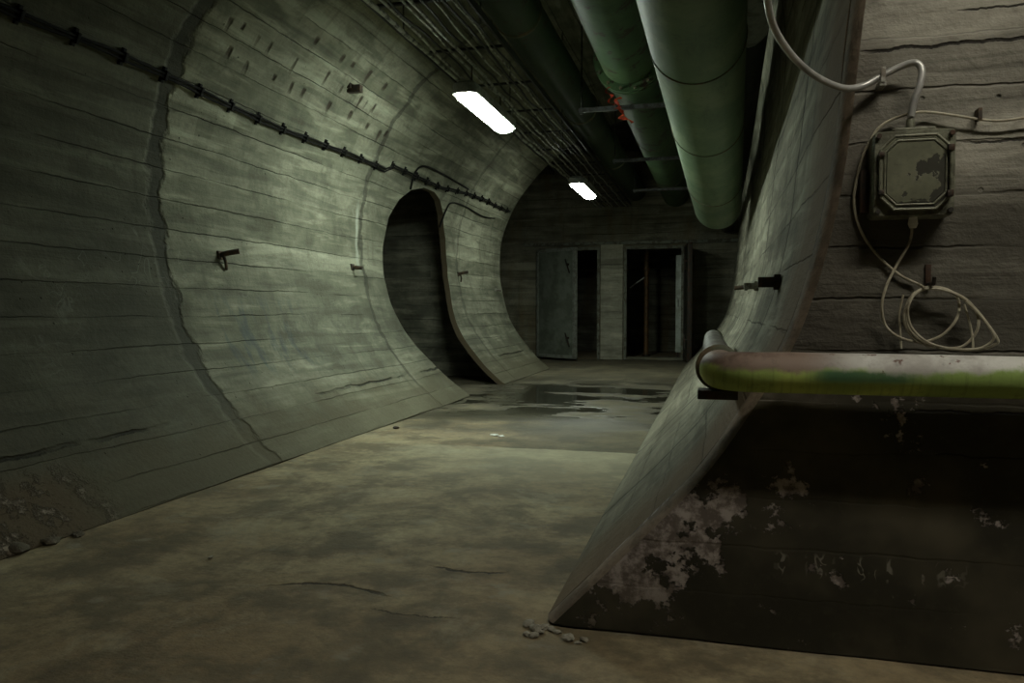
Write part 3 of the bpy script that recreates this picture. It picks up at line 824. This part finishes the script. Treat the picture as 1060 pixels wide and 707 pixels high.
# ------------------------------------------------------------------ pipe on the front wall
def wall_pipe_mat():
    N = NT('wall_pipe_paint'); c = N.objc(); x, y, z = N.sep(c)
    n1 = N.noise(c, 7, 6, .7); n2 = N.noise(N.xyz(N.mul(x, 3), N.mul(y, 3), N.mul(z, 14)), 3, 5, .65); n3 = N.noise(c, 45, 4)
    zz = N.add(z, N.mul(N.sub(n1, .5), .07))
    green = N.mix(N.ss(N.noise(c, 2.5, 3), .4, .62), (.56, .68, .17), (.28, .40, .11))
    green = N.mix(N.ss(N.noise(N.xyz(N.mul(x, 60), y, N.mul(z, 5)), 1.0, 3), .5, .7, 0, .35), green, (.07, .10, .03))
    teal = N.mul(N.mul(N.ss(x, .20, .28), N.ss(x, .56, .42)), N.mul(N.ss(z, -.025, -.01), N.ss(z, .02, .005)))
    green = N.mix(N.mul(teal, .8), green, (.02, .10, .065))
    pale = N.mix(N.ss(n1, .4, .65), (.66, .66, .62), (.42, .40, .37))
    pale = N.mix(N.ss(N.noise(c, 22, 5, .7), .60, .66), pale, (.16, .09, .07))
    rustz = N.mix(N.ss(n1, .4, .6), (.13, .085, .065), (.26, .19, .15))
    left = N.ss(N.add(x, N.mul(N.sub(n1, .5), .15)), .36, .22)
    top = N.mix(left, pale, rustz)
    k = N.mix(N.ss(zz, .004, .022), green, top)  # lower half green, upper half paler
    k = N.mix(N.ss(n3, .55, .75, 0, .3), k, (.08, .07, .05))
    return N.bsdf(k, .6, 0, N.bump(N.add(n1, N.mul(n3, .4)), .35, .006), .35)
M_wp = wall_pipe_mat()
YP = 2.085; ZP = .762; RP = .052; XL = .012
t = thing('wall_pipe', 'green pipe, whiter on top, along the front wall below the junction box', 'pipe', (0, YP, ZP))
path = [(3.6, YP, ZP), (2.4, YP, ZP), (1.4, YP, ZP), (1.0, YP, ZP), (.7, YP, ZP), (.5, YP, ZP), (.3, YP, ZP), (.2, YP, ZP)]
er = .10
for k in range(0, 9):
    an = k / 8 * PI / 2
    path.append((XL + er - er * math.sin(an), YP + er - er * math.cos(an), ZP))
path += [(XL, YP + .14, ZP)]
bm = bmesh.new(); sweep(bm, path, RP, 32)
for v in bm.verts:
    if v.co.z > ZP: v.co.z += .004 * noise.noise(v.co * 14)
o = finish('main_run', bm, M_wp, t)
for v in o.data.vertices: v.co -= Vector((0, YP, ZP))
o.location = (0, 0, 0); o.matrix_parent_inverse = Matrix.Identity(4)
M_wpd = simple('return_pipe_paint', (.26, .24, .21), .6, 0, (.42, .41, .37), scale=8)
bm = bmesh.new(); sweep(bm, [(XL, YP + .13, ZP), (XL, 2.7, ZP), (XL - .012, 3.5, ZP), (XL - .02, 4.6, ZP)], .050, 28); finish('return_run', bm, M_wpd, t)
bm = bmesh.new(); sweep(bm, [(XL, YP + .15, ZP), (XL, YP + .155, ZP), (XL, YP + .175, ZP), (XL, YP + .18, ZP)], [.056, .064, .064, .056], 28); finish('joint_collar', bm, M_ring, t)
bm = bmesh.new(); sweep(bm, [(XL - .02, 4.58, ZP), (XL - .02, 4.68, ZP)], [.056, .050], 28); finish('end_cap', bm, M_ring, t)
for x in (-.02 + .02,): 
    bm = bmesh.new(); bx(bm, (XL - .055, YP + .05, ZP - .08), (XL + .05, YP + .12, ZP - .055), .003); finish('support_bracket', bm, M_dark, t)
for x in (1.25, 2.3):
    bm = bmesh.new(); bx(bm, (x - .02, YP - .02, ZP - .085), (x + .02, 2.2, ZP - .058), .003); finish('support_bracket', bm, M_dark, t)
for y in (3.0, 4.2):
    X = xprof(RR, ZP - .06)
    bm = bmesh.new(); bx(bm, (XL - .05, y - .02, ZP - .075), (X + .02, y + .02, ZP - .052), .003); finish('support_bracket', bm, M_dark, t)

# ------------------------------------------------------------------ junction box
def jbox_mat():
    N = NT('junction_box_paint'); c = N.objc(); x, y, z = N.sep(c)
    n1 = N.noise(c, 14, 4, .6); n3 = N.noise(c, 70, 4)
    k = N.mix(N.ss(n1, .4, .6), (.115, .12, .075), (.15, .155, .10))
    flake = N.ss(N.add(N.noise(c, 20, 5, .6), N.mul(N.sub(x, N.mul(z, .8)), 1.3)), .56, .58)
    k = N.mix(flake, k, (.030, .030, .019))
    k = N.mix(N.ss(n3, .5, .7, 0, .3), k, (.05, .05, .035))
    h = N.sub(n1, N.mul(flake, .8))
    return N.bsdf(k, .5, 0, N.bump(h, .4, .003), .5)
M_jb = jbox_mat()
M_jr = simple('box_rim_metal', (.19, .195, .14), .45, .2, (.10, .10, .07), scale=30)
BX0, BX1, BZ0, BZ1 = at(905, 180, 1, 2.1).x, at(991, 180, 1, 2.1).x, at(950, 223, 1, 2.1).z, at(950, 133, 1, 2.1).z
bcx, bcz = (BX0 + BX1) / 2, (BZ0 + BZ1) / 2; bw, bh = BX1 - BX0, BZ1 - BZ0
t = thing('junction_box', 'square olive metal junction box with flaking paint on the front wall', 'junction box', (bcx, 2.13, bcz))
def jpart(name, bm, mat):
    o = finish(name, bm, mat); o.parent = t; return o
def rr2(w, h, r, k=5): return [(x, z) for x, z in stadium(w, h, r, k)]
bm = bmesh.new(); loft(bm, [[(x, y, z) for x, z in rr2(w, h, r)] for w, h, r, y in ((bw, bh, .012, .085), (bw, bh, .012, -.012), (bw - .006, bh - .006, .012, -.018))]); jpart('box_body', bm, M_jr)
def octo(w, h, c): return [(-w / 2 + c, -h / 2), (w / 2 - c, -h / 2), (w / 2, -h / 2 + c), (w / 2, h / 2 - c), (w / 2 - c, h / 2), (-w / 2 + c, h / 2), (-w / 2, h / 2 - c), (-w / 2, -h / 2 + c)]
bm = bmesh.new(); loft(bm, [[(x, y, z) for x, z in octo(w, h, c)] for w, h, c, y in ((bw * .86, bh * .86, .032, -.016), (bw * .86, bh * .86, .032, -.026), (bw * .83, bh * .83, .03, -.030), (bw * .78, bh * .78, .03, -.030), (bw * .76, bh * .76, .028, -.024), (bw * .72, bh * .72, .026, -.024), (bw * .69, bh * .69, .024, -.032))])
jpart('box_cover', bm, M_jb)
def octring(w, h, c, r, y):
    pts = octo(w, h, c); bm = bmesh.new()
    for i in range(8):
        a_, b_ = pts[i], pts[(i + 1) % 8]; sweep(bm, [(a_[0], y, a_[1]), (b_[0], y, b_[1])], r, 8)
    return bm
jpart('outer_ridge', octring(bw * .85, bh * .85, .032, .0035, -.029), M_jr)
jpart('inner_ridge', octring(bw * .74, bh * .74, .027, .003, -.030), M_jr)
for sx in (-1, 1):
    for sz in (-1, 1):
        bm = bmesh.new(); sweep(bm, [(sx * bw * .44, -.012, sz * bh * .44), (sx * bw * .44, -.027, sz * bh * .44)], .006, 12); jpart('corner_screw', bm, M_dark)
for sz in (-1, 1):
    bm = bmesh.new(); bx(bm, (bw * .37, -.044, sz * bh * .26 - .008), (bw * .45, -.018, sz * bh * .26 + .008), .003); jpart('hinge_lug', bm, M_dark)
    bm = bmesh.new(); bx(bm, (-bw * .45, -.038, sz * bh * .22 - .006), (-bw * .38, -.018, sz * bh * .22 + .006), .003); jpart('latch_lug', bm, M_dark)
bm = bmesh.new(); sweep(bm, [(bw * .42, -.036, -bh * .3), (bw * .42, -.036, bh * .3)], .0045, 10); jpart('hinge_pin', bm, M_jr)
bm = bmesh.new(); bx(bm, (-.045, -.004, bh / 2 - .002), (.05, .05, bh / 2 + .010), .003); jpart('top_flange', bm, M_jr)
gx_, gz_ = at(943, 120, 1, 2.14).x - bcx, at(943, 122, 1, 2.14).z - bcz
bm = bmesh.new(); sweep(bm, [(gx_, .015, bh / 2 + .006), (gx_, .015, gz_ - .006), (gx_, .015, gz_)], [.010, .010, .008], 14); jpart('top_gland', bm, M_jr)
gb = at(945, 231, 1, 2.14)
bm = bmesh.new(); sweep(bm, [(gb.x - bcx, .01, -bh / 2 + .004), (gb.x - bcx, .01, gb.z - bcz - .002), (gb.x - bcx, .01, gb.z - bcz - .012)], [.009, .012, .008], 14); g_ = jpart('bottom_gland', bm, M_white); g_['label'] = 'white plastic cable gland'
bm = bmesh.new(); bx(bm, (-bw / 2 - .022, .03, -bh * .42), (-bw / 2 + .002, .085, bh * .1), .004); jpart('side_bracket', bm, M_dark)

# conduit entering the box from above left
M_cond = simple('grey_conduit', (.50, .50, .48), .32, .35, (.36, .36, .34), scale=6, bstr=.1)
ps = [(786, -60, 1.75), (793, -15, 1.8), (797, 15, 1.86), (806, 38, 1.93), (824, 62, 2.0), (846, 80, 2.07), (872, 91, 2.12), (893, 89, 2.15), (912, 79, 2.16), (932, 69, 2.16), (947, 65, 2.15), (954, 72, 2.145), (952, 88, 2.14), (946, 105, 2.14), (943, 121, 2.14)]
pts = [at(x, y, 1, Y) for x, y, Y in ps]
pts = [Vector((.10, 1.2, 2.9)), Vector((.12, 1.5, 2.3))] + pts
tag(tube('conduit', smoothpath(pts, 8), .0085, M_cond, seg=14), 'shiny grey conduit swooping down into the top of the junction box', 'conduit')
q = at(912, 80, 1, 2.175)
t = thing('conduit_clip', 'small broken clip holding the grey conduit to the front wall', 'clip', q)
box('strap', (q.x - .006, 2.145, q.z - .02), (q.x + .006, 2.150, q.z + .018), M_ironp, t, .001)
box('clip_foot', (q.x - .008, 2.148, q.z - .028), (q.x + .008, 2.215, q.z - .016), M_ironp, t, .001)

# thin cream cable from the right to the coil
M_cream = simple('cream_cable', (.42, .39, .29), .5, 0, (.30, .27, .19), scale=15, bstr=.15)
def wallpath(ps, Y=2.178, n=8): return smoothpath([at(p[0], p[1], 1, p[2] if len(p) > 2 else Y) for p in ps], n)
feed = [(1100, 118), (1060, 122), (1035, 125), (1010, 123), (985, 119), (960, 116), (945, 117, 2.165), (925, 123), (910, 132), (900, 147), (892, 165), (886, 190), (884, 208), (887, 228), (896, 248), (912, 268), (932, 285), (950, 294), (957, 298, 2.14)]
tag(tube('feed_cable', wallpath(feed), .0034, M_cream, seg=8), 'thin cream cable running from the right edge around the box down to the coil', 'cable')
q = at(1012, 120, 1, 2.19)
tag(box('cable_nail_clip', (q.x - .004, 2.17, q.z - .012), (q.x + .005, 2.21, q.z + .016), M_iron, bev=.001), 'small rusty nail clip on the cream cable right of the junction box', 'clip')
coil = [(944, 232, 2.14), (943, 246), (938, 258), (928, 275), (918, 295), (913, 315), (915, 333), (923, 344), (936, 351, 2.15), (955, 354), (975, 347), (989, 332), (993, 317), (989, 305), (975, 298), (958, 298), (944, 306), (937, 322), (941, 340), (955, 353), (975, 360), (995, 359), (1008, 348), (1013, 335), (1010, 322), (1000, 310), (982, 301), (962, 297), (946, 305), (936, 325), (940, 343), (958, 357), (990, 362), (1015, 362), (1029, 357), (1033, 352), (1022, 335), (1008, 318), (992, 306), (970, 299), (950, 302), (940, 318), (943, 338), (960, 354), (985, 361), (1012, 361), (1026, 354), (1028, 345), (1015, 327), (1000, 312)]
cp = []
for i, p_ in enumerate(coil): cp.append((p_[0], p_[1], p_[2] if len(p_) > 2 else 2.175 - .03 * (i / len(coil)) - .006 * (i % 3)))
tag(tube('coiled_cable', wallpath(cp), .0034, M_cream, seg=8), 'loops of cream cable from the bottom of the junction box resting above the pipe', 'cable')
tag(tube('cable_tail', wallpath([(935, 305, 2.16), (931, 325, 2.16), (932, 345, 2.155), (933, 361, 2.15)]), .0028, M_cream, seg=8), 'short dull cable end hanging left of the coil behind the pipe', 'cable')
tag(tube('cable_tail', wallpath([(998, 315, 2.16), (1004, 335, 2.16), (1007, 352, 2.155), (1007, 361, 2.15)]), .0028, M_cream, seg=8), 'short dull cable end hanging inside the right part of the coil', 'cable')
q = at(960, 290, 1, 2.19)
t = thing('coil_hook', 'dark iron hook on the front wall holding the cable coil', 'hook', q)
box('hook_plate', (q.x - .007, 2.182, q.z - .02), (q.x + .007, 2.205, q.z + .04), M_dark, t, .002)
tube('hook_peg', [(q.x, 2.2, q.z - .01), (q.x, 2.13, q.z - .012), (q.x, 2.125, q.z + .006)], .005, M_dark, t, 8)

# ------------------------------------------------------------------ rubble
M_chip = simple('concrete_chip', (.36, .34, .27), .9, 0, (.22, .20, .15), scale=30, bstr=.5)
def chip(name, p, s, seed, label, cat, group=None, mat=None, flat=.4):
    bm = bmesh.new(); bmesh.ops.create_icosphere(bm, subdivisions=2, radius=1)
    for v in bm.verts:
        n_ = noise.noise(v.co * 1.3 + Vector((seed * 3.7, 0, 0))) * .55 + noise.noise(v.co * 3.1 + Vector((0, seed, 0))) * .2
        v.co *= (1 + n_); v.co = Vector((v.co.x * s, v.co.y * s * .75, max(v.co.z, -.6) * s * flat))
    mz = min(v.co.z for v in bm.verts)
    for v in bm.verts: v.co.z -= mz
    o = finish(name, bm, mat or M_chip); o.location = (p.x, p.y, -.006); o.rotation_euler.z = seed * 1.3
    return tag(o, label, cat, group)
ch = [(548, 645, .022), (556, 651, .026), (563, 648, .018), (545, 655, .014), (553, 657, .016), (571, 650, .015), (577, 653, .013), (589, 660, .022), (605, 661, .015), (598, 664, .010)]
for i, (x, y, s) in enumerate(ch):
    chip('concrete_chip', at(x, y, 2, 0), s, i + 1, 'small broken concrete chip in the cluster at the foot of the tunnel mouth', 'rubble', 'concrete chips at the foot of the tunnel mouth')
chip('concrete_lump', at(218, 576, 2, 0), .012, 21, 'tiny pale crumb lying alone on the left foreground floor', 'rubble')
chip('concrete_lump', at(410, 443, 2, 0), .03, 25, 'small dark lump on the floor below the left wall before the side opening', 'rubble', mat=M_iron)
for i, (x, y, s, lb) in enumerate(((512, 450, .035, 'small white scrap on the wet floor, left of the puddle'), (519, 451, .03, 'smaller white scrap on the wet floor, right beside another scrap'))):
    chip('paper_scrap', at(x, y, 2, 0), s, 31 + i, lb, 'scrap', mat=M_white, flat=.2)
M_crust = simple('crusty_concrete', (.13, .115, .08), .95, 0, (.27, .245, .19), scale=22, bstr=.9, thr=(.5, .62))
# spalled heap at the foot of the left wall
for i, (x, y, s, lb) in enumerate(((4, 569, .07, 'broken crusty concrete lump at the foot of the left wall, leftmost'), (44, 561, .045, 'broken crusty concrete lump at the foot of the left wall, middle one'), (73, 553, .03, 'broken crusty concrete lump at the foot of the left wall, rightmost and smallest'))):
    p_ = at(x, y, 2, 0); p_.x += .04
    chip('spalled_lump', p_, s, 41 + i, lb, 'rubble', 'spalled lumps by the left wall', mat=M_crust, flat=.4)

# ------------------------------------------------------------------ world and view
w = bpy.data.worlds.new('world'); S.world = w; w.use_nodes = True
bg = w.node_tree.nodes['Background']; bg.inputs[0].default_value = (.5, .6, .5, 1); bg.inputs[1].default_value = .0
S.view_settings.view_transform = 'Standard'; S.view_settings.look = 'None'
S.view_settings.gamma = 1; S.view_settings.use_curve_mapping = False
S.view_settings.exposure = 0.0
